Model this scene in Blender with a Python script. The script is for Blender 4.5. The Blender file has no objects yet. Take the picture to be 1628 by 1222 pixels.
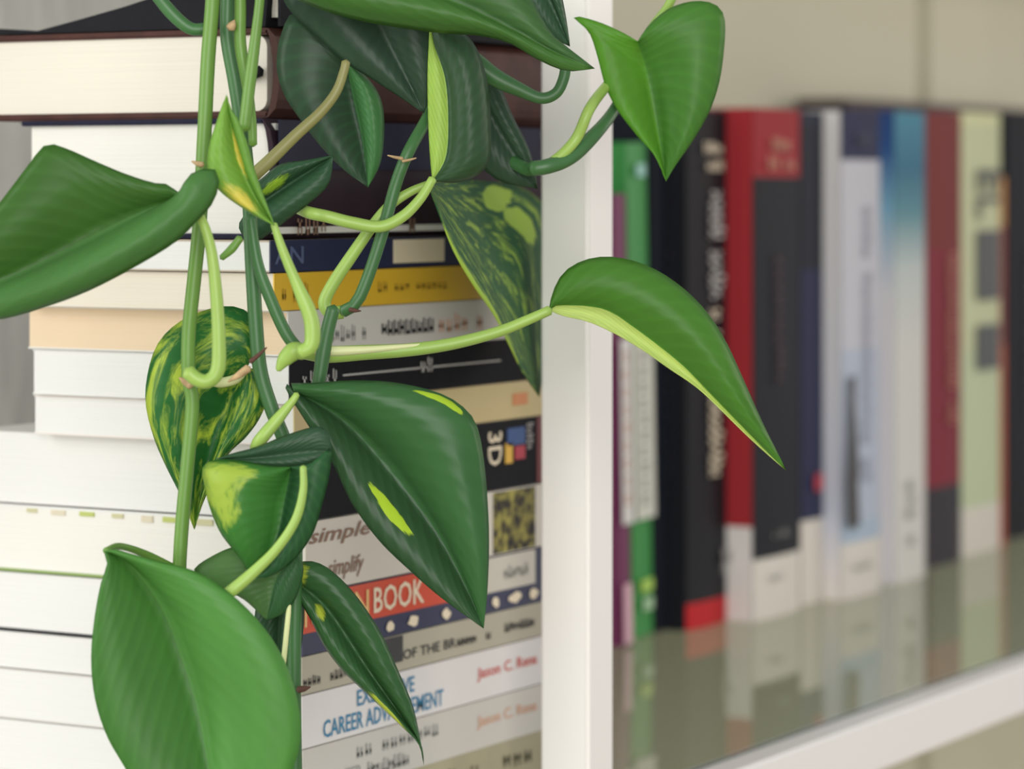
import bpy, bmesh, math, random
from mathutils import Vector, Matrix
random.seed(7)
S = bpy.context.scene
COL = S.collection
PI = math.pi

# ------------------------------------------------------------------ camera frame
F, CX, HY = 5000.0, 814.0, 300.0            # focal length in pixels, centre column, horizon row (1628x1222)
ANG = math.atan2(2866, F)
FW = Vector((math.cos(ANG), math.sin(ANG), 0)); RT = Vector((math.sin(ANG), -math.cos(ANG), 0)); UP = Vector((0, 0, 1))
ZG = 1.0                                     # height of the glass shelf top above the floor
D0 = 1.06
CAM = -D0 * (FW + RT * ((935 - CX) / F)); CAM.z = ZG + 0.2137
def ray(px): return FW + RT * ((px - CX) / F)
def P(px, py, d): return CAM + d * (ray(px) + UP * ((HY - py) / F))
def onY(px, Y):
    r = ray(px); d = (Y - CAM.y) / r.y
    return CAM.x + d * r.x, d
def onX(px, X):
    r = ray(px); d = (X - CAM.x) / r.x
    return CAM.y + d * r.y, d
def onZ(px, py, z=ZG):
    d = (CAM.z - z) * F / (py - HY); r = ray(px)
    return CAM.x + d * r.x, CAM.y + d * r.y, d
def zat(py, d): return CAM.z + (HY - py) * d / F

cd = bpy.data.cameras.new('camera'); cam = bpy.data.objects.new('camera', cd); COL.objects.link(cam)
cam.location = CAM
cam.matrix_world = Matrix(((RT.x, 0, -FW.x, CAM.x), (RT.y, 0, -FW.y, CAM.y), (0, 1, 0, CAM.z), (0, 0, 0, 1)))
cd.sensor_fit = 'HORIZONTAL'; cd.sensor_width = 36; cd.lens = 36 * F / 1628
cd.shift_y = -(611 - HY) / 1628
cd.clip_start = 0.05
cd.dof.use_dof = True; cd.dof.focus_distance = 0.94; cd.dof.aperture_fstop = 11.5; cd.dof.aperture_blades = 0
S.camera = cam

# ------------------------------------------------------------------ light
w = bpy.data.worlds.new('World'); S.world = w; w.use_nodes = True
bg = w.node_tree.nodes['Background']; bg.inputs[0].default_value = (0.95, 0.97, 1.0, 1); bg.inputs[1].default_value = 0.50
def area(name, loc, target, sx, sy, power, color):
    l = bpy.data.lights.new(name, 'AREA'); l.shape = 'RECTANGLE'; l.size = sx; l.size_y = sy; l.energy = power; l.color = color
    o = bpy.data.objects.new(name, l); COL.objects.link(o); o.location = loc
    o.rotation_euler = (Vector(target) - Vector(loc)).to_track_quat('-Z', 'Y').to_euler()
    return o
area('window_light_front', (-2.15, -1.38, 1.55), (.1, 0, 1.1), 1.3, 1.5, 42, (1.0, 0.985, 0.95))
area('side_fill', (-1.35, 1.0, 1.62), (-.05, 0, 1.1), 1.0, 1.3, 20, (1.0, 0.985, 0.95))  # added lamp for the stems' left sides, its window is made up
area('room_fill', (2.3, -1.7, 1.75), (.6, .15, 1.1), 1.2, 1.2, 15, (1.0, 0.90, 0.79))  # added warm fill for the upright row and post front, unseen source
S.view_settings.view_transform = 'Standard'; S.view_settings.look = 'None'
S.view_settings.gamma = 1; S.view_settings.use_curve_mapping = False
S.view_settings.exposure = 0.06

# ------------------------------------------------------------------ materials
def lin(c):
    if isinstance(c, str):
        c = c.lstrip('#'); c = [int(c[i:i + 2], 16) for i in (0, 2, 4)]
    c = [v / 255 for v in c]
    return tuple(v / 12.92 if v <= .04045 else ((v + .055) / 1.055) ** 2.4 for v in c) + (1,)
_m = {}
def mat(name, color, rough=.5, spec=.5, noise=0.0, nscale=60, bump=0.0, stretch=(1, 1, 1), coat=0):
    if name in _m: return _m[name]
    m = bpy.data.materials.new(name); m.use_nodes = True; nt = m.node_tree; b = nt.nodes['Principled BSDF']
    c = lin(color); b.inputs['Base Color'].default_value = c; b.inputs['Roughness'].default_value = rough
    b.inputs['Specular IOR Level'].default_value = spec
    if coat: b.inputs['Coat Weight'].default_value = coat
    if noise or bump:
        tc = nt.nodes.new('ShaderNodeTexCoord'); mp = nt.nodes.new('ShaderNodeMapping'); mp.inputs['Scale'].default_value = stretch
        nz = nt.nodes.new('ShaderNodeTexNoise'); nz.inputs['Scale'].default_value = nscale; nz.inputs['Detail'].default_value = 4
        nt.links.new(tc.outputs['Object'], mp.inputs[0]); nt.links.new(mp.outputs[0], nz.inputs[0])
        if noise:
            r = nt.nodes.new('ShaderNodeValToRGB')
            r.color_ramp.elements[0].color = tuple(v * (1 - noise) for v in c[:3]) + (1,)
            r.color_ramp.elements[1].color = tuple(min(1, v * (1 + noise)) for v in c[:3]) + (1,)
            r.color_ramp.elements[0].position = .3; r.color_ramp.elements[1].position = .7
            nt.links.new(nz.outputs[0], r.inputs[0]); nt.links.new(r.outputs[0], b.inputs['Base Color'])
        if bump:
            bp = nt.nodes.new('ShaderNodeBump'); bp.inputs['Strength'].default_value = bump; bp.inputs['Distance'].default_value = .001
            nt.links.new(nz.outputs[0], bp.inputs['Height']); nt.links.new(bp.outputs[0], b.inputs['Normal'])
    _m[name] = m; return m

def pagemat(name, color):
    # paper block: fine horizontal page lines
    return mat(name, color, rough=.9, spec=.1, noise=.035, nscale=40, bump=.12, stretch=(.25, .25, 60))

def bandmat(name, height, stops, interp='CONSTANT', rough=.55, axis=2):
    """printed colour bands up a cover: stops = [(z in metres, colour)]"""
    m = bpy.data.materials.new(name); m.use_nodes = True; nt = m.node_tree; b = nt.nodes['Principled BSDF']
    b.inputs['Roughness'].default_value = rough; b.inputs['Specular IOR Level'].default_value = .15
    tc = nt.nodes.new('ShaderNodeTexCoord'); sp = nt.nodes.new('ShaderNodeSeparateXYZ'); dv = nt.nodes.new('ShaderNodeMath')
    dv.operation = 'DIVIDE'; dv.inputs[1].default_value = height
    r = nt.nodes.new('ShaderNodeValToRGB'); r.color_ramp.interpolation = interp
    e = r.color_ramp.elements
    while len(e) > 1: e.remove(e[-1])
    e[0].position = max(0, min(1, stops[0][0] / height)); e[0].color = lin(stops[0][1])
    for z, c in stops[1:]:
        n = e.new(max(0, min(1, z / height))); n.color = lin(c)
    nt.links.new(tc.outputs['Object'], sp.inputs[0]); nt.links.new(sp.outputs[axis], dv.inputs[0]); nt.links.new(dv.outputs[0], r.inputs[0])
    nt.links.new(r.outputs[0], b.inputs['Base Color'])
    return m

def leafmat(name, base, pale, var=0.0, vs=6.0, left=None, right=None, trans=.35, rough=.38, seed=0.0, spots=()):
    """pothos leaf; UV x = across (0.5 = midrib), y = base to tip. left/right: colour of that half. var: streaky variegation.
    spots: (u, v, half width, half length) pale flecks lying along the leaf"""
    m = bpy.data.materials.new(name); m.use_nodes = True; nt = m.node_tree; N = nt.nodes; L = nt.links
    b = N['Principled BSDF']; out = N['Material Output']
    uv = N.new('ShaderNodeUVMap'); sp = N.new('ShaderNodeSeparateXYZ'); L.new(uv.outputs[0], sp.inputs[0])
    def M(op, a, bb=None, c=None, clamp=False):
        n = N.new('ShaderNodeMath'); n.operation = op; n.use_clamp = clamp
        for i, v in enumerate((a, bb, c)):
            if v is None: continue
            if isinstance(v, (int, float)): n.inputs[i].default_value = v
            else: L.new(v, n.inputs[i])
        return n.outputs[0]
    def mix(f, a, c):
        n = N.new('ShaderNodeMix'); n.data_type = 'RGBA'
        if isinstance(f, (int, float)): n.inputs[0].default_value = f
        else: L.new(f, n.inputs[0])
        for i, v in ((6, a), (7, c)):
            if isinstance(v, tuple): n.inputs[i].default_value = v
            else: L.new(v, n.inputs[i])
        return n.outputs[2]
    u, v = sp.outputs[0], sp.outputs[1]
    s = M('MULTIPLY', M('SUBTRACT', u, .5), 2.0)          # -1..1
    au = M('ABSOLUTE', s)
    side = M('GREATER_THAN', s, 0.0)
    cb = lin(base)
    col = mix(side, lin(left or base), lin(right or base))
    # soft mottling
    mp = N.new('ShaderNodeMapping'); mp.inputs['Location'].default_value = (seed, seed * 1.7, 0)
    cmb = N.new('ShaderNodeCombineXYZ'); L.new(s, cmb.inputs[0]); L.new(M('SUBTRACT', v, M('MULTIPLY', au, .35)), cmb.inputs[1])
    L.new(cmb.outputs[0], mp.inputs[0])
    nz = N.new('ShaderNodeTexNoise'); nz.inputs['Scale'].default_value = 3.0; L.new(mp.outputs[0], nz.inputs[0])
    br = N.new('ShaderNodeMix'); br.data_type = 'RGBA'; br.blend_type = 'MULTIPLY'; br.inputs[0].default_value = 1
    L.new(col, br.inputs[6]); br.inputs[7].default_value = (1.5, 1.5, 1.5, 1)
    col = mix(M('MULTIPLY', M('SUBTRACT', nz.outputs[0], .35, clamp=True), .9), col, br.outputs[2])
    # lateral veins
    lat = M('SINE', M('MULTIPLY', M('SUBTRACT', v, M('MULTIPLY', au, .30)), 95.0))
    latm = M('MULTIPLY', M('POWER', M('MULTIPLY_ADD', lat, .5, .5), 3.0), .15)
    col = mix(latm, col, tuple(min(1, x * 1.5 + .004) for x in cb[:3]) + (1,))
    if var:
        mp2 = N.new('ShaderNodeMapping'); mp2.inputs['Scale'].default_value = (1.3, 1.0, 1); mp2.inputs['Location'].default_value = (seed + 3, seed, 0)
        L.new(cmb.outputs[0], mp2.inputs[0])
        rot = N.new('ShaderNodeMapping'); rot.inputs['Rotation'].default_value = (0, 0, .5); rot.inputs['Scale'].default_value = (1.0, 1.05, 1)
        L.new(mp2.outputs[0], rot.inputs[0])
        n2 = N.new('ShaderNodeTexNoise'); n2.inputs['Scale'].default_value = vs; n2.inputs['Detail'].default_value = 5; n2.inputs['Roughness'].default_value = .65
        n2.inputs['Distortion'].default_value = .6
        L.new(rot.outputs[0], n2.inputs[0])
        rr = N.new('ShaderNodeValToRGB'); e = rr.color_ramp.elements
        e[0].position = .60 - var * .2; e[0].color = (0, 0, 0, 1); e[1].position = .74 - var * .2; e[1].color = (1, 1, 1, 1)
        L.new(n2.outputs[0], rr.inputs[0])
        col = mix(M('MULTIPLY', rr.outputs[0], .9), col, lin(pale))
    for (su, sv, hw, hl) in spots:
        n3 = N.new('ShaderNodeTexNoise'); n3.inputs['Scale'].default_value = 14; L.new(mp.outputs[0], n3.inputs[0])
        a = M('DIVIDE', M('SUBTRACT', s, su), hw); c = M('DIVIDE', M('SUBTRACT', v, sv), hl)
        r2 = M('ADD', M('MULTIPLY', a, a), M('MULTIPLY', c, c))
        k = M('SUBTRACT', M('ADD', 1.25, M('MULTIPLY', M('SUBTRACT', n3.outputs[0], .5), 2.2)), r2)
        col = mix(M('MULTIPLY', k, 4.0 if hw < .19 else 1.1, clamp=True), col, lin(pale))
    # midrib
    mr = M('SUBTRACT', 1.0, M('MULTIPLY', au, 38.0), clamp=True)
    col = mix(M('MULTIPLY', mr, .45), col, tuple(min(1, x * 1.7 + .01) for x in cb[:3]) + (1,))
    L.new(col, b.inputs['Base Color'])
    b.inputs['Roughness'].default_value = rough; b.inputs['Specular IOR Level'].default_value = .22
    bp = N.new('ShaderNodeBump'); bp.inputs['Strength'].default_value = .22; bp.inputs['Distance'].default_value = .0004
    L.new(M('ADD', M('MULTIPLY', lat, .30), M('MULTIPLY', nz.outputs[0], 3.0)), bp.inputs['Height']); L.new(bp.outputs[0], b.inputs['Normal'])
    tr = N.new('ShaderNodeBsdfTranslucent')
    tcol = N.new('ShaderNodeMix'); tcol.data_type = 'RGBA'; tcol.blend_type = 'MULTIPLY'; tcol.inputs[0].default_value = 1
    L.new(col, tcol.inputs[6]); tcol.inputs[7].default_value = (2.3, 2.1, 1.6, 1); L.new(tcol.outputs[2], tr.inputs[0])
    ms = N.new('ShaderNodeMixShader'); ms.inputs[0].default_value = trans
    L.new(b.outputs[0], ms.inputs[1]); L.new(tr.outputs[0], ms.inputs[2]); L.new(ms.outputs[0], out.inputs[0])
    return m

# ------------------------------------------------------------------ mesh helpers
def obj(name, verts, faces, m, parent=None, smooth=False, loc=(0, 0, 0)):
    me = bpy.data.meshes.new(name); me.from_pydata([tuple(v) for v in verts], [], faces); me.update()
    o = bpy.data.objects.new(name, me); COL.objects.link(o); o.location = loc
    if m: me.materials.append(m)
    if parent: o.parent = parent
    if smooth:
        for p in me.polygons: p.use_smooth = True
    return o
def fixn(o):
    bm = bmesh.new(); bm.from_mesh(o.data); bmesh.ops.recalc_face_normals(bm, faces=bm.faces); bm.to_mesh(o.data); bm.free()
def box(name, x0, y0, z0, x1, y1, z1, m, parent=None, bevel=0.0):
    bm = bmesh.new(); bmesh.ops.create_cube(bm, size=1)
    for v in bm.verts:
        v.co = Vector((x0 + (v.co.x + .5) * (x1 - x0), y0 + (v.co.y + .5) * (y1 - y0), z0 + (v.co.z + .5) * (z1 - z0)))
    if bevel:
        bmesh.ops.bevel(bm, geom=bm.edges[:], offset=bevel, segments=2, affect='EDGES')
    me = bpy.data.meshes.new(name); bm.to_mesh(me); bm.free(); me.materials.append(m)
    o = bpy.data.objects.new(name, me); COL.objects.link(o)
    if parent: o.parent = parent
    return o
def prism(name, prof, x0, x1, m, parent=None):
    """profile of (y, z) points swept along x"""
    n = len(prof)
    vs = [(x0, y, z) for y, z in prof] + [(x1, y, z) for y, z in prof]
    fs = [tuple(range(n))[::-1], tuple(range(n, 2 * n))] + [(i, (i + 1) % n, n + (i + 1) % n, n + i) for i in range(n)]
    o = obj(name, vs, fs, m, parent); fixn(o); return o
def prismz(name, prof, z0, z1, m, parent=None, smooth=False):
    """profile of (x, y) points swept up z"""
    n = len(prof)
    vs = [(x, y, z0) for x, y in prof] + [(x, y, z1) for x, y in prof]
    fs = [tuple(range(n))[::-1], tuple(range(n, 2 * n))] + [(i, (i + 1) % n, n + (i + 1) % n, n + i) for i in range(n)]
    o = obj(name, vs, fs, m, parent); fixn(o); return o
def empty(name, loc, label=None, cat=None, group=None):
    o = bpy.data.objects.new(name, None); COL.objects.link(o); o.location = loc; o.empty_display_size = .02
    if label: o['label'] = label
    if cat: o['category'] = cat
    if group: o['group'] = group
    return o
def cr(pts, n):
    """Catmull-Rom resampled evenly by arc length; points are Vectors"""
    pts = [Vector(p) for p in pts]
    if len(pts) == 2: pts = [pts[0], (pts[0] + pts[1]) / 2, pts[1]]
    ext = [pts[0] * 2 - pts[1]] + pts + [pts[-1] * 2 - pts[-2]]
    fine = []
    for i in range(1, len(ext) - 2):
        p0, p1, p2, p3 = ext[i - 1:i + 3]
        for k in range(14):
            t = k / 14
            fine.append(.5 * ((2 * p1) + (p2 - p0) * t + (2 * p0 - 5 * p1 + 4 * p2 - p3) * t * t + (3 * p1 - p0 - 3 * p2 + p3) * t ** 3))
    fine.append(pts[-1])
    acc = [0]
    for a, b2 in zip(fine, fine[1:]): acc.append(acc[-1] + (b2 - a).length)
    res = []; j = 0
    for i in range(n):
        s = acc[-1] * i / (n - 1)
        while j < len(acc) - 2 and acc[j + 1] < s: j += 1
        seg = acc[j + 1] - acc[j]; t = 0 if seg == 0 else (s - acc[j]) / seg
        res.append(fine[j].lerp(fine[j + 1], min(1, max(0, t))))
    return res
def tube(name, pts, rad, m, parent=None, n=None, sides=12, cap=True):
    n = n or max(12, 6 * len(pts)); c = cr(pts, n)
    rads = rad if isinstance(rad, (list, tuple)) else [rad, rad]
    vs = []; fs = []; prev = Vector((1, .3, .2))
    for i, p in enumerate(c):
        t = (c[min(i + 1, n - 1)] - c[max(i - 1, 0)]).normalized()
        a = (prev - t * prev.dot(t))
        if a.length < 1e-5: a = t.orthogonal()
        a.normalize(); prev = a; b2 = t.cross(a)
        f = i / (n - 1) * (len(rads) - 1); k = min(int(f), len(rads) - 2); r = rads[k] + (rads[k + 1] - rads[k]) * (f - k)
        for q in range(sides):
            th = 2 * PI * q / sides; vs.append(p + a * math.cos(th) * r + b2 * math.sin(th) * r)
    for i in range(n - 1):
        for q in range(sides):
            fs.append((i * sides + q, i * sides + (q + 1) % sides, (i + 1) * sides + (q + 1) % sides, (i + 1) * sides + q))
    if cap:
        r0 = len(vs); vs.append(c[0] - (c[1] - c[0]).normalized() * rads[0] * .6); vs.append(c[-1] + (c[-1] - c[-2]).normalized() * rads[-1] * .6)
        for q in range(sides):
            fs.append(((q + 1) % sides, q, r0)); fs.append(((n - 1) * sides + q, (n - 1) * sides + (q + 1) % sides, r0 + 1))
    return obj(name, vs, fs, m, parent, smooth=True)

_txt = 0
def text(body, x0, x1, z0, z1, yfront, m, parent, vertical=False, name='lettering', shear=0.0):
    """flat print on a spine facing -Y, fitted to the rectangle (local coordinates of parent)"""
    c = bpy.data.curves.new('t', 'FONT'); c.body = body; c.resolution_u = 2; c.extrude = 0.0; c.shear = shear; c.offset = .012
    o = bpy.data.objects.new('t', c); COL.objects.link(o)
    dg = bpy.context.evaluated_depsgraph_get(); dg.update()
    me = bpy.data.meshes.new_from_object(o.evaluated_get(dg)); bpy.data.objects.remove(o)
    xs = [v.co.x for v in me.vertices]; ys = [v.co.y for v in me.vertices]
    a0, a1, b0, b1 = min(xs), max(xs), min(ys), max(ys)
    for v in me.vertices:
        u = (v.co.x - a0) / (a1 - a0); t = (v.co.y - b0) / (b1 - b0)
        if vertical: v.co = Vector((x0 + t * (x1 - x0), yfront, z1 - u * (z1 - z0)))
        else: v.co = Vector((x0 + u * (x1 - x0), yfront, z0 + t * (z1 - z0)))
    me.materials.clear(); me.materials.append(m)
    r = bpy.data.objects.new(name, me); COL.objects.link(r); r.parent = parent
    return r
def patch(x0, x1, z0, z1, yfront, m, parent, name='printed_panel', t=.0003):
    return box(name, x0, yfront, z0, x1, yfront + t, z1, m, parent)
def bars(x0, x1, z0, z1, yfront, m, parent, n, name='lettering', vertical=False, fill=.62, seed=1):
    """print too blurred to read: a row of small letter-like marks, one mesh"""
    rnd = random.Random(seed); vs = []; fs = []
    for i in range(n):
        if rnd.random() < .12: continue
        a = i / n; b2 = a + fill / n
        lo = rnd.choice((0, 0, 0, .12)); hi = rnd.choice((1, .72, .72, .8, 1))
        for (ua, ub, ta, tb) in ((a, a + .3 * fill / n, lo, hi), (b2 - .28 * fill / n, b2, lo, hi * .8 + .1), (a, b2, lo + .35 * rnd.random(), None)):
            if tb is None: tb = ta + .24
            k = len(vs)
            for (uu, tt) in ((ua, ta), (ub, ta), (ub, tb), (ua, tb)):
                if vertical: vs.append((x0 + tt * (x1 - x0), yfront, z1 - uu * (z1 - z0)))
                else: vs.append((x0 + uu * (x1 - x0), yfront, z0 + tt * (z1 - z0)))
            fs.append((k, k + 1, k + 2, k + 3))
    return obj(name, vs, fs, m, parent)

# ------------------------------------------------------------------ room
def struct(o): o['kind'] = 'structure'; return o
grey_plaster = mat('grey_plaster', '#c6c5bf', rough=.95, spec=.1, noise=.13, nscale=22, bump=.4, stretch=(6, 6, 1))
beige_warm_shade = mat('beige_warm_shade', '#cfcab5', rough=.9, spec=.1, noise=.02, nscale=5)  # warm shade of the right bay put into the wall colour
floor_m = mat('floor_wood', '#a08c6c', rough=.5, noise=.15, nscale=6, stretch=(1, 12, 1))
struct(box('floor', -3.5, -3.0, -.05, 4.5, .46, 0, floor_m))
WY = .42
struct(box('wall_left', -.40, WY, 0, .50, WY + .04, 2.7, grey_plaster))
struct(box('wall_left.001', -2.4, WY, 0, -.4002, WY + .04, .85, grey_plaster))  # opening above this piece is made up to let the side lamp in
struct(box('wall_left.002', -3.5, WY, 0, -2.4002, WY + .04, 2.7, grey_plaster))
struct(box('wall_left.003', -2.4, WY, 2.35, -.4002, WY + .04, 2.7, grey_plaster))
GX0, GX1 = onY(1459, WY)[0], onY(1479, WY)[0]
struct(box('wall_back', .50, WY, 0, GX0, WY + .04, 2.7, beige_warm_shade))
struct(box('wall_right', GX1, WY, 0, 4.5, WY + .04, 2.7, beige_warm_shade))
struct(box('trim_1', GX0 + .0002, WY + .022, 0, GX1 - .0002, WY + .04, 2.7, beige_warm_shade))

# ------------------------------------------------------------------ shelving unit: white square tube frame with glass shelves
white_metal = mat('white_metal', '#f5f2ee', rough=.35, spec=.5)
T = .0186
unit = empty('shelving_unit', (0, 0, 0), 'white square-tube metal shelving unit whose front post splits the two bays', 'shelf')
XR, XL, YB = 1.75, -.62, .36
def part(name, *a, bevel=.0012): return box(name, *a, white_metal, unit, bevel)
part('post', 0, 0, 0, T, T, 2.0)
part('post', XR, 0, 0, XR + T, T, 2.0)
part('post', XL - T, 0, 0, XL, T, 2.0)
part('post', XR, YB - T, 0, XR + T, YB, 2.0)
part('post', XL - T, YB - T, 0, XL, YB, 2.0)
ZU = ZG + .42
for zt in (ZG - .001, ZU - .001):
    part('front_rail', T + .0002, 0, zt - .0216, XR - .0002, T, zt)
    part('front_rail', XL + .0002, 0, zt - .0216, -.0002, T, zt)
    part('rear_rail', XL + .0002, YB - T, zt - .0216, XR - .0002, YB, zt)
    part('side_rail', 0, T + .0002, zt - .0216, T, YB - T - .0002, zt + .001)
def glass_material():
    m = bpy.data.materials.new('shelf_glass'); m.use_nodes = True; nt = m.node_tree; N = nt.nodes; L = nt.links
    N.remove(N['Principled BSDF']); out = N['Material Output']
    fr = N.new('ShaderNodeFresnel'); fr.inputs[0].default_value = 1.75
    geo = N.new('ShaderNodeNewGeometry'); inv = N.new('ShaderNodeMath'); inv.operation = 'SUBTRACT'; inv.inputs[0].default_value = 1
    L.new(geo.outputs['Backfacing'], inv.inputs[1])
    mu = N.new('ShaderNodeMath'); mu.operation = 'MULTIPLY'; L.new(fr.outputs[0], mu.inputs[0]); L.new(inv.outputs[0], mu.inputs[1])
    tr = N.new('ShaderNodeBsdfTransparent'); tr.inputs[0].default_value = (.90, .95, .91, 1)
    gl = N.new('ShaderNodeBsdfGlossy'); gl.inputs['Roughness'].default_value = .015
    ms = N.new('ShaderNodeMixShader'); L.new(mu.outputs[0], ms.inputs[0]); L.new(tr.outputs[0], ms.inputs[1]); L.new(gl.outputs[0], ms.inputs[2])
    L.new(ms.outputs[0], out.inputs[0]); return m
glass = glass_material()
def shelf_glass(x0, x1, z, label):
    o = box('glass_shelf', x0, .0135 if x0 > T else .0135, z - .005, x1, YB - .004, z, glass)
    o['label'] = label; o['category'] = 'glass shelf'; return o
g1 = shelf_glass(T + .0005, XR - .0005, ZG, 'clear glass shelf under the upright books, mirroring their spines')
g1.parent = unit
box('glass_edge', T + .0005, .0131, ZG - .005, XR - .0005, .0134, ZG, mat('glass_edge_green', '#3c4a42', rough=.25), unit)
g2 = shelf_glass(XL + .0005, -.0005, ZG, 'clear glass shelf'); g2.parent = unit
g3 = shelf_glass(XL + .0005, -.0005, ZU, 'clear glass shelf'); g3.parent = unit
for g in (g1, g2, g3):
    del g['category']; del g['label']

# ------------------------------------------------------------------ left stack of lying books
YS = .05
DREF = onY(480, YS)[1]
def zs(y480): return zat(y480, DREF)
paper_w = pagemat('paper_white', '#e9e8e5'); paper_c = pagemat('paper_cream', '#eae1d2'); paper_p = pagemat('paper_peach', '#e9d2b4')
paper_iv = pagemat('paper_ivory', '#e6dfd2')
ink = mat('ink_black', '#2a2a2e', rough=.6)
XEND = .074
def lying(name, label, xc, xl, ytop, ybot, kind, cover, paper, ys=YS, ct=None, over=.004, spine_m=None, round_spine=False, cover_tail=None, cover_top=None, yaw=0, group='books in the lying stack', length=None):
    """a book lying flat: spine along X facing -Y, tail end facing -X. kind: 'hard' or 'paper'"""
    X = onY(xc, ys)[0]; Yf, _ = onX(xl, X); W = Yf - ys
    z0, z1 = zs(ybot), zs(ytop); H = z1 - z0 - .0002; Lx = (length or XEND + random.uniform(-.004, .012)) - X
    r = empty(name, (X, ys, z0), label, 'book', group)
    r.rotation_euler.z = yaw
    ct = ct or (.0024 if kind == 'hard' else .0005)
    spine_m = spine_m or cover
    if kind == 'hard':
        k = .0045
        if round_spine:
            pr = []; n = 8; rr = (H - 2 * ct) * .16
            y0 = ct + .0035
            pts = [(W - over, ct), (W - over, H - ct)]
            top = [(y0 + rr - rr * math.sin(t), H - ct - rr + rr * math.cos(t)) for t in [PI / 2 * i / n for i in range(n + 1)]]
            bot = [(y0 + rr - rr * math.cos(t), ct + rr - rr * math.sin(t)) for t in [PI / 2 * i / n for i in range(n + 1)]]
            pr = pts + top + bot
            prism('page_block', pr, over, Lx - over, paper, r)
        else:
            box('page_block', over, ct, ct, Lx - over, W - over, H - ct, paper, r)
        box('front_cover', 0, k, H - ct, Lx, W, H, cover, r, .0007)
        box('back_cover', 0, k, 0, Lx, W, ct, cover, r, .0007)
        n = 10; bulge = .003
        outer = [(k + .001 - (k + .001) * math.cos(math.asin(max(-1, min(1, 2 * i / n - 1)))) if False else k - k * math.sin(PI * i / n) ** .35, H * i / n) for i in range(n + 1)]
        inner = [(min(k, y + ct) + .0002, min(max(z, ct * .2), H - ct * .2)) for y, z in outer][::-1]
        prism('spine', outer + inner, 0, Lx, spine_m, r)
    else:
        box('page_block', .0002, ct, ct, Lx - .0002, W - .0004, H - ct, paper, r)
        box('front_cover', 0, ct, H - ct, Lx, W, H, cover_top or cover_tail or cover, r)
        box('back_cover', 0, ct, 0, Lx, W, ct, cover_tail or cover, r)
        box('spine', 0, 0, 0, Lx, ct, H, spine_m, r)
    r['H'] = H
    def X_(px): return onY(px, ys)[0] - X
    return r, X_, H

leather = mat('brown_leather', '#4a2b25', rough=.55, spec=.2, noise=.25, nscale=90, bump=.3)
blk = mat('black_cloth', '#222226', rough=.7, spec=.1, noise=.1, nscale=200)
navyd = mat('dark_navy_cloth', '#25253a', rough=.6, spec=.15, noise=.12, nscale=120)
plum = mat('dark_plum_spine', '#33252e', rough=.6, spec=.15, noise=.15, nscale=60)
navy = mat('navy_cover', '#2c3050', rough=.45)
yellow = mat('yellow_cover', '#e8bc38', rough=.4)
yellow_d = mat('mustard_print', '#b18f31', rough=.5)
white_c = mat('white_cover', '#dcd8d4', rough=.4); greyw = mat('pale_grey_cover', '#c4c0b2', rough=.45)
ocre = mat('cream_cover', '#cdba85', rough=.5); red_o = mat('orange_red_print', '#d2492a', rough=.45); cream_print = mat('cream_print', '#efe0c4', rough=.5)
brown_print = mat('brown_print', '#8a6a58', rough=.6); grey_print = mat('grey_print', '#a3a49e', rough=.6)
blue_print = mat('teal_blue_print', '#2f7ea6', rough=.6); red_print = mat('red_print', '#cf5548', rough=.6)
orange_print = mat('soft_orange_print', '#d9a98c', rough=.6); green_edge = mat('green_cover_edge', '#8ba35c', rough=.5)
spot_blue = mat('print_blue', '#234a86'); spot_red = mat('print_red', '#b0263a'); spot_yel = mat('print_yellow', '#e2b33c')

# topmost: limp black cover rising towards the spine
Xw = onY(430, YS + .004)[0]
def tp(px, py):
    y, d = onX(px, Xw); return (y, zat(py, d))
zb = zs(44)
wz = empty('black_notebook', (0, 0, 0), 'limp black notebook lying on top of the stack, slanting up to its spine', 'book', 'books in the lying stack')
pr = [(YS + .006, zb), (tp(-30, 68)[0], zb), (tp(-30, 64)[0], zb + .0025)] + [tp(px, py) for px, py in ((60, 49), (130, 30), (200, 10), (260, -10), (330, -30), (400, -48))] + [(YS + .004, zs(-52))]
prism('cover', pr, Xw, XEND, blk, wz)
box('page_block', Xw + .003, YS + .0015, zb + .003, XEND - .003, YS + .0055, zs(-45), paper_iv, wz)
prism('spine', [(YS, zb), (YS + .0012, zb), (YS + .0012, zs(-52)), (YS, zs(-52))], Xw, XEND, blk, wz)

b1, X1, H1 = lying('leather_book', 'thick brown leather-bound book with ivory pages and black ribbon, near the stack top', 444, -14, 45, 188, 'hard', leather, paper_iv, round_spine=True, over=.0015, ct=.0022)
rb = tube('ribbon_marker', [Vector((.004, .012, H1 * .47)), Vector((-.001, .011, H1 * .48)), Vector((-.0016, .008, H1 * .50)), Vector((-.0012, .0062, H1 * .52))], .0018, blk, b1)
b2, X2, H2 = lying('navy_hardcover', 'thick dark hardcover under the brown leather book, its white page edge facing left', 436, 30, 188, 379, 'hard', navyd, pagemat('paper_bright', '#ebe8e1'), spine_m=plum, over=.003, ct=.0016)
patch(0.002, X2(860), H2 * .58, H2 * .985, -.0004, navyd, b2, 'spine_band')
bars(X2(470), X2(520), H2 * .03, H2 * .22, -.0007, brown_print, b2, 4, seed=3)
bars(X2(648), X2(690), H2 * .03, H2 * .2, -.0007, brown_print, b2, 3, seed=4)
b3, X3, H3 = lying('navy_paperback', 'thin navy book with cream panel on its spine, above the yellow book', 430, 30, 380, 431, 'paper', navy, paper_w, cover_tail=mat('tan_edge', '#b9a894'))
patch(X3(625), X3(705), H3 * .14, H3 * .92, -.0004, cream_print, b3, 'spine_label')
text('AN', X3(436), X3(482), H3 * .25, H3 * .8, -.0002, mat('faded_blue_print', '#5a6588'), b3)
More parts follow.
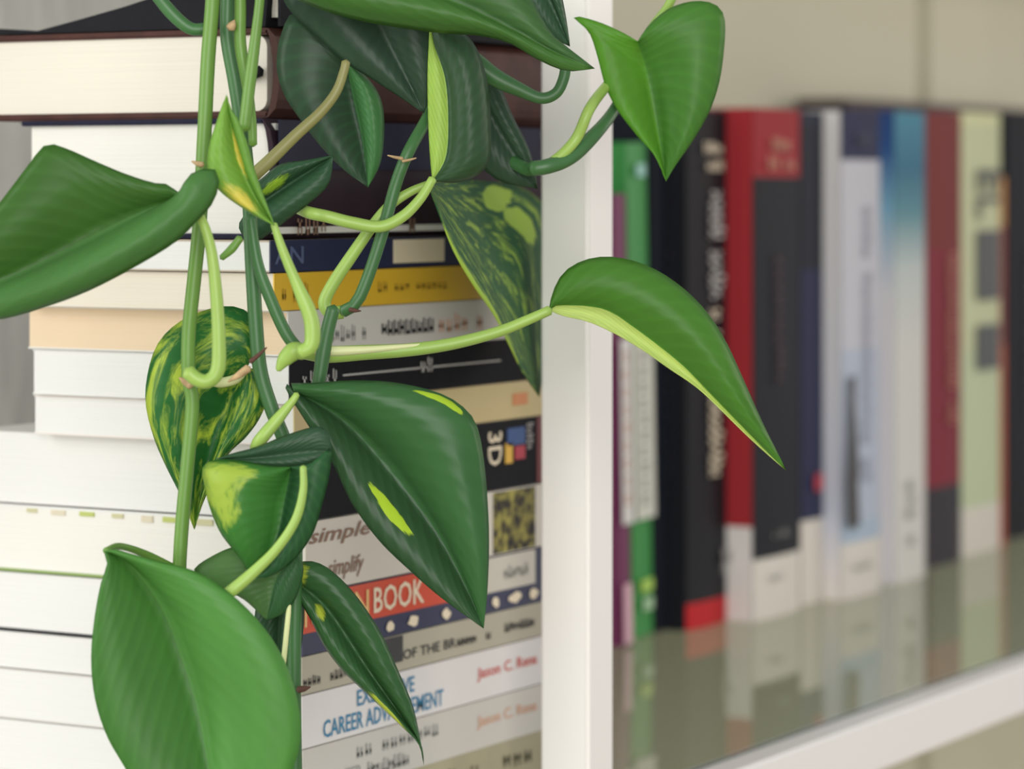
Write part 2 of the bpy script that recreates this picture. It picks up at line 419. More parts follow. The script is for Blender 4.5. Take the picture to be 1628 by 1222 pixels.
b4, X4, H4 = lying('yellow_paperback', 'bright yellow paperback in the middle of the lying stack', 436, 30, 432, 492, 'paper', yellow, paper_c, cover_tail=paper_c)
bars(X4(600), X4(712), H4 * .36, H4 * .66, -.0003, yellow_d, b4, 13, seed=5)
bars(X4(448), X4(492), H4 * .22, H4 * .74, -.0003, yellow_d, b4, 5, seed=8)
b5, X5, H5 = lying('white_paperback', 'white-spined book with black handwritten title, directly under the yellow book', 458, 45, 492.5, 565, 'paper', white_c, paper_p, cover_tail=paper_w)
bars(X5(606), X5(690), H5 * .3, H5 * .66, -.0003, ink, b5, 9, seed=11, fill=.8)
bars(X5(524), X5(592), H5 * .25, H5 * .62, -.0003, grey_print, b5, 8, seed=12)
bars(X5(697), X5(770), H5 * .28, H5 * .72, -.0003, orange_print, b5, 6, seed=13)
b6, X6, H6 = lying('black_hardcover', 'black-spined book with thin white line of script, under the white handwritten one', 461, 52, 565.5, 641, 'paper', blk, paper_w, cover_tail=paper_w)
off = mat('off_white_print', '#c9c7c4', rough=.6)
patch(X6(545), X6(795), H6 * .50, H6 * .535, -.0003, off, b6, 'printed_line')
bars(X6(480), X6(540), H6 * .32, H6 * .68, -.0003, off, b6, 5, seed=21, fill=.5)
bars(X6(668), X6(690), H6 * .42, H6 * .75, -.0003, off, b6, 2, seed=22)
b7, X7, H7 = lying('cream_paperback', 'cream-spined book with small orange mark, between the two black-spined books', 468, 54, 642, 708, 'paper', ocre, paper_w, cover_tail=mat('pinkish_edge', '#e8dcd6'))
patch(X7(815), X7(838), H7 * .36, H7 * .68, -.0003, mat('orange_mark', '#d98a50'), b7, 'printed_mark')
b8, X8, H8 = lying('black_paperback', 'black-spined book with blue, red and yellow marks at the spine end', 488, -50, 709, 829, 'paper', blk, paper_w, cover_tail=paper_w)
text('3D', X8(775), X8(797), H8 * .36, H8 * .86, -.0003, cream_print, b8, vertical=True)
patch(X8(806), X8(834), H8 * .62, H8 * .88, -.0003, spot_blue, b8, 'blue_mark')
patch(X8(818), X8(834), H8 * .40, H8 * .60, -.0003, spot_red, b8, 'red_mark')
patch(X8(803), X8(814), H8 * .36, H8 * .66, -.0003, spot_yel, b8, 'yellow_mark')
bars(X8(836), X8(847), H8 * .42, H8 * .92, -.0003, off, b8, 6, vertical=True, seed=30)
patch(X8(853), X8(880), 0, H8, -.0003, mat('dark_red_band', '#6a2226'), b8, 'spine_end')
b9, X9, H9 = lying('script_paperback', 'white book with brown brush-script title and a dark photo at its spine end', 486, -60, 831, 944, 'paper', mat('ivory_cover', '#d9d2c6', rough=.45), _m['paper_bright'], cover_tail=green_edge, cover_top=paper_w, ct=.0009)
text('simple', X9(490), X9(588), H9 * .62, H9 * .9, -.0003, brown_print, b9, shear=.3)
text('simplify', X9(520), X9(578), H9 * .10, H9 * .42, -.0003, brown_print, b9, shear=.3)
photo = mat('photo_print', '#6f6c42', rough=.6, spec=.2, noise=.9, nscale=210)
for nd in photo.node_tree.nodes:
    if nd.type == 'VALTORGB': nd.color_ramp.elements[0].color = lin('#35312f'); nd.color_ramp.elements[1].color = lin('#b0a858'); nd.color_ramp.elements[0].position = .42; nd.color_ramp.elements[1].position = .66
patch(X9(784), X9(850), H9 * .02, H9 * .98, -.0003, photo, b9, 'spine_photo')
for i in range(9):
    a = random.uniform(.01, .1); 
    patch_o = box('edge_mark', -.0004, .012 + i * .012, H9 - .0022 - random.random() * .001, .0002, .012 + i * .012 + random.uniform(.003, .008), H9 - .0009, mat('edge_print_%d' % (i % 3), ('#b9c26a', '#d8cdb4', '#c9c49a')[i % 3]), b9)
b10, X10, H10 = lying('red_band_book', 'book with an orange-red BOOK band over a navy strip on its spine', 481, -70, 945, 1043, 'paper', navy, paper_w, cover_tail=ink, cover_top=paper_w, ct=.0009)
patch(0, X10(742), H10 * .36, H10 * .985, -.0003, red_o, b10, 'red_band')
patch(X10(744), X10(850), H10 * .36, H10 * .985, -.0003, mat('pale_print', '#cfcabd', rough=.5), b10, 'white_band')
bars(X10(800), X10(840), H10 * .55, H10 * .8, -.0006, grey_print, b10, 6, seed=41)
text('N', X10(562), X10(584), H10 * .46, H10 * .88, -.0006, mat('yellow_lettering', '#efc27e'), b10)
text('BOOK', X10(592), X10(672), H10 * .45, H10 * .89, -.0006, cream_print, b10)
text('10', X10(482), X10(505), H10 * .46, H10 * .88, -.0006, mat('yellow_lettering', '#efc27e'), b10)
for i, (px, wdt) in enumerate(((612, 14), (645, 22), (700, 16), (742, 10), (780, 14), (806, 24), (838, 18))):
    n = 9; c = Vector((X10(px + wdt / 2), -.0004, H10 * .17)); hw = (X10(px + wdt) - X10(px)) / 2
    rnd = random.Random(i); vs = [c + Vector((math.cos(2 * PI * k / n) * hw * rnd.uniform(.6, 1), 0, math.sin(2 * PI * k / n) * H10 * .12 * rnd.uniform(.6, 1))) for k in range(n)]
    obj('printed_shape', vs, [tuple(range(n))], cream_print, b10)
b11, X11, H11 = lying('grey_title_book', 'grey-beige book with small black capitals, just under the red and navy band', 480, -70, 1044, 1105, 'paper', mat('grey_beige_cover', '#b5af9c', rough=.5), paper_w, cover_tail=paper_w)
bars(X11(482), X11(560), H11 * .2, H11 * .48, -.0003, ink, b11, 11, seed=51)
text('OF THE BR', X11(640), X11(724), H11 * .28, H11 * .56, -.0003, ink, b11)
bars(X11(726), X11(780), H11 * .28, H11 * .56, -.0003, ink, b11, 7, seed=53, fill=.85)
bars(X11(802), X11(850), H11 * .34, H11 * .62, -.0003, ink, b11, 6, seed=52, fill=.8)
patch(X11(560), X11(640), H11 * .25, H11 * .98, -.0002, mat('dark_photo', '#3a3a3c'), b11, 'spine_photo')
b12, X12, H12 = lying('career_book', 'white book with blue CAREER ADVANCEMENT title, second from the bottom in view', 480, -70, 1106, 1191, 'paper', mat('bright_white_cover', '#e4e0de', rough=.4), paper_w, cover_tail=mat('warm_grey_edge', '#d5cfca'))
text('CAREER ADVANCEMENT', X12(513), X12(704), H12 * .10, H12 * .44, -.0003, blue_print, b12)
text('EXECUTIVE', X12(567), X12(658), H12 * .54, H12 * .86, -.0003, blue_print, b12)
text('Jason C. Rena', X12(758), X12(853), H12 * .38, H12 * .68, -.0003, red_print, b12)
b13, X13, H13 = lying('grey_career_book', 'pale grey book with faint grey capitals, directly under the blue-titled white book', 481, -80, 1192, 1276, 'paper', mat('soft_grey_cover', '#cdc8c0', rough=.45), paper_w, cover_tail=paper_w)
text('CAREER', X13(513), X13(575), H13 * .12, H13 * .42, -.0003, grey_print, b13)
bars(X13(584), X13(650), H13 * .12, H13 * .42, -.0003, grey_print, b13, 8, seed=62, fill=.85)
bars(X13(567), X13(700), H13 * .55, H13 * .86, -.0003, grey_print, b13, 10, seed=61)
text('Jason C. Rena', X13(758), X13(853), H13 * .4, H13 * .7, -.0003, orange_print, b13)
b14, X14, H14 = lying('olive_book', 'olive-beige book with dark print, lowest of the lying stack', 482, -80, 1277, 1369, 'paper', mat('olive_cover', '#a7a083', rough=.5, noise=.1, nscale=40), paper_w, cover_tail=paper_w)
bars(X14(560), X14(850), H14 * .45, H14 * .8, -.0003, mat('olive_print', '#6a664c'), b14, 16, seed=71)
b14.location.z = ZG + .0004

# ------------------------------------------------------------------ right row of upright books
def upright(name, label, bx, by, rx, ytop, cover, spine, paper=None, depth=.165, left=None, lean=0.0, group='upright books on the glass shelf', hard=False):
    """book standing on the glass: (bx, by) = near lower left corner of the spine in the photograph, rx = right side of the spine"""
    X, Y, d = onZ(bx, by); XR2 = onY(rx, Y)[0]; Wd = XR2 - X - .0004
    Ht = zat(ytop, d) - ZG
    r = empty(name, (X, Y, ZG + .0003), label, 'book', group); r.rotation_euler.y = lean
    ct = .0012
    depth = min(depth, WY - .006 - Y)
    box('page_block', ct, ct + .001, .002, Wd - ct, depth - .002, Ht - .003, paper or paper_c, r)
    box('front_cover', 0, ct, 0, ct, depth, Ht, left or cover, r)
    box('back_cover', Wd - ct, ct, 0, Wd, depth, Ht, cover, r)
    n = 8; prof = [(Wd * i / n, ct - .0001 - (.0016 if hard else .0008) * math.sin(PI * i / n)) for i in range(n + 1)]
    prof = [(x, y) for x, y in prof] + [(Wd, ct + .0004), (0, ct + .0004)]
    prismz('spine', prof, 0, Ht, spine, r)
    zz = lambda py: zat(py, d) - ZG
    return r, Wd, Ht, zz
YF = -.0016
c_purple, c_green = '#6e2452', '#2f8a3c'
u0, W0, T0, z_ = upright('purple_book', 'thin purple book with white spine label, pressed against the white post', 988, 1030, 1008, 310, mat('purple', c_purple), mat('purple', c_purple), lean=-.030, depth=.15)
patch(.0005, W0 - .0005, z_(835), z_(540), YF, white_c, u0, 'spine_label')
bars(W0 * .25, W0 * .75, z_(815), z_(560), YF - .0002, orange_print, u0, 9, vertical=True, seed=81)
patch(.0005, W0 * .7, z_(1026), z_(930), YF, mat('pink_print', '#d7a8b8'), u0, 'lower_label')
u1, W1, T1, z_ = upright('green_book', 'thin bright green book with white label, second in the upright row', 1010, 1017, 1042, 228, mat('green', c_green), mat('green', c_green), lean=-.033, depth=.15)
patch(.0005, W1 - .0005, z_(828), z_(540), YF, mat('label_white', '#d2d2c4'), u1, 'spine_label')
bars(W1 * .3, W1 * .7, z_(815), z_(560), YF - .0002, grey_print, u1, 10, vertical=True, seed=82)
patch(W1 * .3, W1 * .7, z_(282), z_(262), YF, mat('mint_dot', '#9fd0c8'), u1, 'printed_mark')
patch(W1 * .2, W1 * .8, z_(945), z_(925), YF, mat('lime_mark', '#a9cf5a'), u1, 'printed_mark')
patch(W1 * .3, W1 * .8, z_(975), z_(955), YF, mat('mint_mark', '#a5c7a0'), u1, 'printed_mark')
dk = mat('black_cover', '#1f2026', rough=.6, spec=.12); dk2 = mat('blue_black_cover', '#20222c', rough=.6, spec=.12)
u2, W2, T2, z_ = upright('dark_slim_book', 'slim blue-black book standing between the green one and the red-footed black one', 1044, 1007, 1084, 178, dk2, dk2, lean=-.014, depth=.15)
bars(W2 * .38, W2 * .62, z_(760), z_(400), YF, mat('dim_print', '#454654'), u2, 18, vertical=True, seed=83)
X, Y, d = onZ(1094, 1005)
zz3 = lambda py: zat(py, d) - ZG
spine3 = bandmat('black_red_foot', .3, [(0, '#c0252c'), (zz3(966), '#1c1d22'), (zz3(200), '#1c1d22')])
u3, W3, T3, z_ = upright('red_footed_book', 'black book with white vertical title and red band at its foot', 1094, 1005, 1161, 174, dk, spine3, hard=True)
bars(W3 * .30, W3 * .72, z_(244), z_(226), YF - .0006, cream_print, u3, 3, seed=101, fill=.95)
bars(W3 * .36, W3 * .74, z_(272), z_(254), YF - .0006, cream_print, u3, 3, seed=102, fill=.95)
bars(W3 * .42, W3 * .78, z_(480), z_(305), YF - .0007, off, u3, 9, vertical=True, seed=103, fill=.85)
bars(W3 * .42, W3 * .74, z_(765), z_(495), YF - .0007, cream_print, u3, 15, vertical=True, seed=104, fill=.9)
bars(W3 * .74, W3 * .98, z_(925), z_(865), YF - .0004, off, u3, 2, seed=85)
X, Y, d = onZ(1200, 991); z4 = lambda py: zat(py, d) - ZG
cover4 = bandmat('red_white_cover', .3, [(0, '#e2dcd8'), (z4(840), '#a33036'), (z4(180), '#a33036')])
spine4 = bandmat('white_black_red_spine', .3, [(0, '#dcd6cc'), (z4(893), '#1e1f26'), (z4(283), '#992a30')])
u4, W4, T4, z_ = upright('black_red_book', 'thick black-spined book with red top panel and red side cover', 1200, 991, 1275, 172, cover4, spine4, hard=True, depth=.19)
bars(W4 * .3, W4 * .7, z_(240), z_(218), YF - .0006, orange_print, u4, 4, seed=86)
bars(W4 * .22, W4 * .8, z_(270), z_(250), YF - .0006, orange_print, u4, 5, seed=87)
bars(W4 * .35, W4 * .55, z_(620), z_(410), YF - .0006, mat('dim_red_print', '#4f2a34'), u4, 10, vertical=True, seed=88)
bars(W4 * .25, W4 * .65, z_(862), z_(848), YF - .0006, grey_print, u4, 6, seed=89)
bars(W4 * .25, W4 * .6, z_(930), z_(918), YF - .0006, grey_print, u4, 6, seed=90)
X, Y, d = onZ(1276, 965); z5 = lambda py: zat(py, d) - ZG
spine5 = bandmat('navy_white_spine', .3, [(0, '#d9d2c8'), (z5(832), '#2a2d4a'), (z5(430), '#22242f'), (z5(200), '#252a3c')])
u5, W5, T5, z_ = upright('navy_white_book', 'narrow navy book with white foot, between the black-red book and the pale blue one', 1276, 965, 1312, 178, dk2, spine5)
patch(W5 * .45, W5 * .8, z_(785), z_(758), YF, spot_red, u5, 'printed_mark')
X, Y, d = onZ(1340, 957); z6 = lambda py: zat(py, d) - ZG
cover6 = bandmat('pale_cover', .3, [(0, '#e6ddd6'), (z6(825), '#c3c6d4'), (z6(600), '#d0d0d4'), (z6(200), '#d6d4d2')], 'LINEAR')
spine6 = bandmat('pale_blue_spine', .3, [(0, '#d8d2ca'), (z6(868), '#a9b9cb'), (z6(835), '#b4bccb'), (z6(560), '#c3c3cb'), (z6(258), '#2c2f4c')])
u6, W6, T6, z_ = upright('pale_blue_book', 'thick pale blue-grey book with navy top panel and slim dark upright picture on its spine', 1340, 957, 1402, 176, cover6, spine6, depth=.19, hard=True)
fig = [(.05, 838), (.22, 845), (.34, 838), (.30, 770), (.34, 765), (.22, 640), (.24, 600), (.10, 600), (.08, 700), (.02, 770)]
vs = [(W6 * u, YF - .0006, z_(py)) for u, py in fig]
obj('printed_picture', vs, [tuple(range(len(vs)))], mat('dark_picture', '#3d3a3a'), u6)
bars(W6 * .45, W6 * .7, z_(780), z_(310), YF - .0006, mat('faint_lilac_print', '#a9a9b8'), u6, 22, vertical=True, seed=91)
bars(W6 * .3, W6 * .6, z_(232), z_(212), YF - .0006, mat('dim_print', '#454654'), u6, 4, seed=92)
bars(W6 * .2, W6 * .7, z_(912), z_(900), YF - .0006, grey_print, u6, 5, seed=93)
X, Y, d = onZ(1425, 931); z7 = lambda py: zat(py, d) - ZG
spine7 = bandmat('teal_fade_spine', .3, [(0, '#d3d0cb'), (z7(560), '#d0cec8'), (z7(430), '#bcc4c2'), (z7(340), '#5f8d98'), (z7(270), '#3c6f88'), (z7(190), '#4a849a')], 'LINEAR')
cover7 = bandmat('sky_fade_cover', .3, [(0, '#dcd8dc'), (z7(470), '#d6d4d8'), (z7(330), '#7ba9c2'), (z7(240), '#34558a'), (z7(180), '#2d4476')], 'LINEAR')
u7, W7, T7, z_ = upright('teal_white_book', 'white book fading to teal blue at the top of its spine', 1425, 931, 1474, 177, cover7, spine7, depth=.17)
bars(W7 * .3, W7 * .6, z_(880), z_(770), YF, grey_print, u7, 5, vertical=True, seed=94)
X, Y, d = onZ(1474, 905); z8 = lambda py: zat(py, d) - ZG
spine8 = bandmat('dark_red_black_spine', .3, [(0, '#37343a'), (z8(780), '#7e2a36'), (z8(400), '#77302f')])
u8, W8, T8, z_ = upright('dark_red_book', 'dark red book with gold vertical title and black foot', 1474, 905, 1531, 177, mat('dark_red', '#7a2c34'), spine8, hard=True)
bars(W8 * .5, W8 * .74, z_(700), z_(405), YF - .0006, mat('gold_print', '#c07a62'), u8, 16, vertical=True, seed=105, fill=.8)
X, Y, d = onZ(1531, 888); z9 = lambda py: zat(py, d) - ZG
spine9 = bandmat('pale_green_spine', .3, [(0, '#d2cdc2'), (z9(812), '#bcc6a4'), (z9(560), '#c3c7a2'), (z9(200), '#cdd0a4')])
u9, W9, T9, z_ = upright('pale_green_book', 'pale green book with dark blocky vertical letters', 1531, 888, 1593, 178, mat('pale_green', '#c4c8a2'), spine9, hard=True)
blk9 = mat('dark_grey_print', '#46484a')
text('EL', W9 * .3, W9 * .85, z_(350), z_(270), YF - .0006, blk9, u9, vertical=True)
for a, c in ((480, 368), (592, 520)):
    patch(W9 * .3, W9 * .85, z_(a), z_(c), YF - .0004, blk9, u9, 'printed_block')
u10, W10, T10, z_ = upright('orange_edged_book', 'very thin red and orange book beside the pale green one', 1594, 871, 1601, 282, mat('rust', '#8a4038'), bandmat('rust_orange', .3, [(0, '#b4573e'), (.12, '#8a3a3c'), (.19, '#c08446')]))
u11, W11, T11, z_ = upright('black_wide_book', 'black book at the right end of the visible row', 1602, 860, 1668, 180, dk, dk, hard=True)
bars(W11 * .4, W11 * .6, z_(700), z_(400), YF - .0006, mat('dim_print', '#454654'), u11, 12, vertical=True, seed=96)
# dark album lying flat across the row behind / on top
XA = onY(1264, .41)[0]; dA = onY(1258, .372)[1]
al = empty('dark_album', (XA, .372, ZG + .0003), 'tall dark brown album standing behind the upright row, its top edge showing', 'album')
HA = zat(152, dA) - ZG
albm = mat('dark_brown_cloth', '#3a2a30', rough=.6, noise=.1, nscale=80)
box('front_cover', 0, 0, 0, .46, .002, HA, albm, al, .0006); box('back_cover', 0, .036, 0, .46, .038, HA, albm, al, .0006)
box('spine', 0, .002, 0, .002, .036, HA, albm, al); box('page_block', .003, .0025,   .002, .456, .0355, HA - .004, paper_iv, al)

# ------------------------------------------------------------------ pothos
plant = empty('pothos_plant', (-.1, .09, ZU), 'trailing pothos with long green vines and heart-shaped leaves hanging before the books', 'plant')
PL = plant.location.copy()
def loc(v): return Vector(v) - PL
stem_m = mat('stem_green', '#66903a', rough=.42, noise=.12, nscale=40, stretch=(1, 1, .3))
stem_d = mat('stem_dark', '#3d6a3a', rough=.42, noise=.15, nscale=40, stretch=(1, 1, .3))
stem_l = mat('petiole_pale', '#98b858', rough=.42, noise=.1, nscale=30)
stem_w = mat('petiole_cream', '#d8dca2', rough=.45, noise=.12, nscale=30)
stem_b = mat('petiole_bronze', '#8d8a54', rough=.45, noise=.15, nscale=30)
bract = mat('dry_sheath', '#b79a72', rough=.8, noise=.3, nscale=300)
def pp(pts, d):
    return [loc(P(p[0], p[1], d + (p[2] if len(p) > 2 else 0) / 100)) for p in pts]
def stem(name, pts, d, wpx, m, parent=None, **k):
    w = wpx if isinstance(wpx, (list, tuple)) else (wpx, wpx)
    return tube(name, pp(pts, d), [x * d / F / 2 for x in w], m, parent or plant, **k)
def leaf(mid, left, right, d, m, bulge=(.004, .004), name='leaf', N=34, M=9, vfold=0.0, tpow=1.25):
    """mid: base to tip; left/right: margin from the base round the lobe to the tip (photo pixels, cm of depth)"""
    A = cr(pp(mid, d), 200); Lf = cr(pp(left, d), N); Rg = cr(pp(right, d), N)
    vs = []; uvs = []
    bk = FW
    W2 = 2 * M + 1
    for i in range(N):
        t = i / (N - 1); c = A[min(199, int(round(199 * t ** tpow)))]
        c = c + bk * vfold * math.sin(PI * t) ** .7
        for j in range(-M, M + 1):
            s = abs(j) / M; e = Lf[i] if j < 0 else Rg[i]; bl = bulge[0] if j < 0 else bulge[1]
            p = c.lerp(e, s) - bk * (bl * 4 * s * (1 - s) * math.sin(PI * min(1, t * 1.02 + .02)) ** .6)
            vs.append(p); uvs.append((.5 + .5 * j / M, t))
    fs = []
    for i in range(N - 1):
        for j in range(W2 - 1):
            a = i * W2 + j; fs.append((a, a + 1, a + W2 + 1, a + W2))
    o = obj(name, vs, fs, m, plant, smooth=True)
    ul = o.data.uv_layers.new(name='UVMap')
    for lp in o.data.loops: ul.data[lp.index].uv = uvs[lp.vertex_index]
    bm = bmesh.new(); bm.from_mesh(o.data); bmesh.ops.remove_doubles(bm, verts=bm.verts, dist=1e-6); bm.to_mesh(o.data); bm.free()
    for p in o.data.polygons: p.use_smooth = True
    md = o.modifiers.new('thickness', 'SOLIDIFY'); md.thickness = .00035; md.offset = 0
    return o
def sheath(parent, px, py, d, ang, length=14, wpx=7, m=None):
    a = math.radians(ang); q = [(px, py), (px + length * .5 * math.cos(a), py - length * .5 * math.sin(a)), (px + length * math.cos(a), py - length * math.sin(a) - 1)]
    o = tube('node_sheath', pp(q, d), [wpx * d / F / 2, wpx * d / F / 2.4, .0002], m or bract, parent, n=8, sides=8)
    return o

# --- vines (long stems)
potrim = Vector((-.075, .055, ZU + .135))
def fromtop(px, d, dx=0):
    """the run of a stem above the picture, up to the pot rim"""
    a = P(px, -60, d); b = P(px, -420, d); c = Vector((potrim.x + dx, .012, potrim.z + .01))
    return [Vector((potrim.x + dx, .08, potrim.z - .02)), Vector((potrim.x + dx, .04, potrim.z + .014)), c, c.lerp(b, .5) + Vector((0, -.012, 0)), b, a]
def vine(pts, d, wpx, m, px0=None, dx=0):
    w = wpx if isinstance(wpx, (list, tuple)) else (wpx, wpx)
    full = ([loc(v) for v in fromtop(px0, d, dx)] if px0 is not None else []) + pp(pts, d)
    return tube('vine', full, [x * d / F / 2 for x in w], m, plant, n=10 * len(full))
DV = .905
vA = vine([(338, 0), (331, 90), (326, 190), (322, 270), (317, 360), (308, 450), (300, 530), (300, 600), (306, 640), (298, 740), (289, 840), (285, 930), (290, 1050)], DV, (24, 24, 22), stem_m, 338, -.01)
vB = vine([(362, 0), (362, 60), (374, 130), (386, 210), (396, 310), (401, 420), (407, 520), (414, 590), (432, 650), (455, 710), (468, 790), (470, 900), (468, 1010), (468, 1120), (470, 1240)], DV + .012, (20, 22, 24, 22), stem_d, 362, .004)
vC = vine([(706, 60, 1.2), (700, 130, 1.2), (682, 182, .8), (650, 240), (630, 290), (608, 370), (585, 440), (566, 482), (545, 495)], .945, (20, 18, 20), stem_d, 668, .06)
vD = vine([(398, 345), (410, 420), (432, 480), (455, 530), (478, 560)], DV + .006, (16, 20, 20), stem_d)
# --- petioles that pass in front
sheath(vA, 322, 262, DV - .002, 165, 18, 10); sheath(vB, 366, 45, DV, 60, 14, 16); sheath(vA, 304, 612, DV - .004, 150, 22, 16)
sheath(vB, 395, 585, DV - .004, 215, 40, 14); sheath(vB, 398, 575, DV - .004, 40, 34, 8, mat('dark_sheath', '#5a3a30', rough=.8))
sheath(vC, 640, 252, .94, 170, 24, 6); sheath(vC, 640, 256, .94, 10, 22, 5); sheath(vC, 556, 492, .943, -10, 18, 8, mat('dark_sheath', '#5a3a30'))
sheath(vB, 474, 1096, DV + .006, 10, 20, 12, mat('dark_sheath', '#5a3a30'))
knob = tube('node', pp([(442, 588), (452, 572), (468, 558), (484, 560)], DV - .004), [.0008, .0022, .0028, .0022], stem_l, vD)

G_dark, G_mid, G_bright, G_young, G_pale = '#2f5c36', '#41753f', '#4c8a36', '#7eb23a', '#b9cf4e'
# L15 bottom left, shaded left and lit right half painted in
l = leaf([(168, 875), (205, 905), (250, 970), (285, 1060), (312, 1150), (345, 1320)],
         [(168, 875), (163, 871), (171, 895), (160, 930), (150, 985), (145, 1045), (150, 1105), (166, 1160), (190, 1205), (235, 1265), (345, 1320)],
         [(168, 875), (172, 870), (200, 878), (250, 892), (310, 908), (362, 940), (412, 988), (450, 1045), (471, 1105), (478, 1160), (468, 1215), (430, 1280), (345, 1320)],
         .880, leafmat('leaf_bottom', '#50823f', G_pale, left='#4c7d3c', right='#5a9048', seed=1), bulge=(.004, .006), vfold=.011)
stem('petiole', [(168, 875), (190, 868, 1), (230, 880, 2), (280, 905, 2.5)], .880, (10, 14), stem_m, l)
# L14 central cupped leaf
DM = .895
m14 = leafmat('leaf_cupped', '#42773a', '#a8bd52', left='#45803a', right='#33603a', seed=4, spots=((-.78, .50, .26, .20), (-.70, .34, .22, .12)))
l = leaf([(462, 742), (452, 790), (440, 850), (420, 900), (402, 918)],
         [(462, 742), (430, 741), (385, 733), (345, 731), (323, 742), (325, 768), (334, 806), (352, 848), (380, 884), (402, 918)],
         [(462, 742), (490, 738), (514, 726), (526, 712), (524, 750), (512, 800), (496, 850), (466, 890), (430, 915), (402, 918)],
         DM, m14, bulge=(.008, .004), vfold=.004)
stem('petiole', [(482, 742), (482, 780), (470, 826), (440, 872), (400, 912), (362, 944), (352, 952, .6)], DM - .012, (11, 15, 16, 20, 22), stem_l, l)
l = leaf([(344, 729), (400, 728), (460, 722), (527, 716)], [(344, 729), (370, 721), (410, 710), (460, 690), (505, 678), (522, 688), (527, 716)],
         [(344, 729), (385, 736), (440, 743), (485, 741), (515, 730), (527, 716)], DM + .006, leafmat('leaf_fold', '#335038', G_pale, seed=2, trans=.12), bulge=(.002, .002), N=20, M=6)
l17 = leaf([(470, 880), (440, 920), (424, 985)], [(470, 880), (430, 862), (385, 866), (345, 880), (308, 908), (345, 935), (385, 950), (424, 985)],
         [(470, 880), (482, 905), (470, 950), (450, 975), (424, 985)], DM + .012, leafmat('leaf_shade_low', '#3c663e', G_pale, seed=5, left='#5b7f4c'), bulge=(.003, .002))  # lit left half painted lighter than the rest
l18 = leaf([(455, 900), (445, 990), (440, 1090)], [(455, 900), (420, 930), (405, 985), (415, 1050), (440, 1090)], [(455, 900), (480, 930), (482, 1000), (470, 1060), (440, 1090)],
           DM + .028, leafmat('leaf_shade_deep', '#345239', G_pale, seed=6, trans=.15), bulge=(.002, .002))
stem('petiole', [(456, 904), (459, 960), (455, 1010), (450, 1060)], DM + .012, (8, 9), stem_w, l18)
# L13 large dark leaf
m13 = leafmat('leaf_large_dark', '#385f39', '#b2cf3a', left='#345434', right='#3d683b', seed=8, trans=.22, rough=.3, spots=((-.46, .56, .10, .085), (.94, .40, .035, .06)))
l = leaf([(468, 622), (545, 672), (620, 755), (690, 845), (738, 930), (769, 999)],
         [(468, 622), (452, 607), (458, 624), (488, 672), (530, 738), (560, 800), (602, 858), (650, 905), (702, 950), (769, 999)],
         [(468, 622), (460, 610), (500, 609), (560, 605), (625, 608), (690, 622), (730, 642), (756, 672), (768, 725), (775, 800), (777, 870), (774, 945), (769, 999)],
         .915, m13, bulge=(.004, .007), vfold=.008)
stem('petiole', [(405, 722, 1), (412, 702), (440, 668), (466, 636), (472, 626)], .905, (16, 22, 20, 10), stem_l, l)
# L16 narrow lower leaf
m16 = leafmat('leaf_narrow', '#375d35', '#b4c244', seed=11, trans=.2, rough=.3, spots=((.6, .06, .5, .05), (-.75, .72, .18, .10), (-.3, .22, .2, .04)))
l = leaf([(470, 925), (520, 970), (580, 1060), (630, 1130), (667, 1180), (674, 1216)],
         [(470, 925), (475, 950), (495, 985), (515, 1025), (545, 1065), (590, 1108), (635, 1150), (666, 1182), (674, 1216)],
         [(470, 925), (472, 898), (495, 892), (524, 905), (562, 942), (602, 1000), (630, 1060), (655, 1120), (668, 1178), (674, 1216)],
         .918, m16, bulge=(.004, .004), vfold=.003)
# L12 variegated leaf behind the U bend
m12 = leafmat('leaf_variegated_left', '#2f6c35', '#b4c552', var=.68, vs=4.5, seed=15, trans=.4)
l = leaf([(392, 585), (372, 620), (345, 700), (322, 775), (309, 842)],
         [(392, 585), (410, 540), (400, 502), (370, 487), (330, 492), (285, 512), (252, 545), (236, 590), (232, 640), (245, 695), (265, 742), (290, 792), (309, 842)],
         [(392, 585), (412, 592), (424, 630), (412, 665), (390, 695), (362, 722), (338, 765), (320, 805), (309, 842)],
         .925, m12, bulge=(.006, .004), vfold=.003)
stem('petiole', [(392, 585), (375, 602, -.6), (352, 608, -.8), (338, 606, -1)], .925, (12, 16, 16), stem_w, l)
# L1 large leaf on the left
m1 = leafmat('leaf_large_left', '#487338', G_pale, left='#446d30', right='#527f45', seed=20)
l = leaf([(292, 312), (240, 330), (190, 352), (100, 398), (0, 445), (-130, 492)],
         [(292, 312), (262, 292), (244, 291), (200, 277), (150, 256), (105, 236), (76, 229), (58, 245), (38, 272), (0, 322), (-60, 400), (-130, 492)],
         [(292, 312), (294, 286), (318, 270), (342, 270), (348, 290), (338, 322), (312, 352), (276, 386), (210, 426), (140, 462), (70, 488), (0, 507), (-70, 508), (-130, 492)],
         .88, m1, bulge=(.004, .008), vfold=.006)
pet = stem('petiole', [(306, 330, -.3), (322, 352), (336, 400), (344, 470), (348, 540), (346, 588), (330, 606), (312, 602), (298, 590)], .886, (14, 17, 20, 22, 24, 24), stem_l, l)
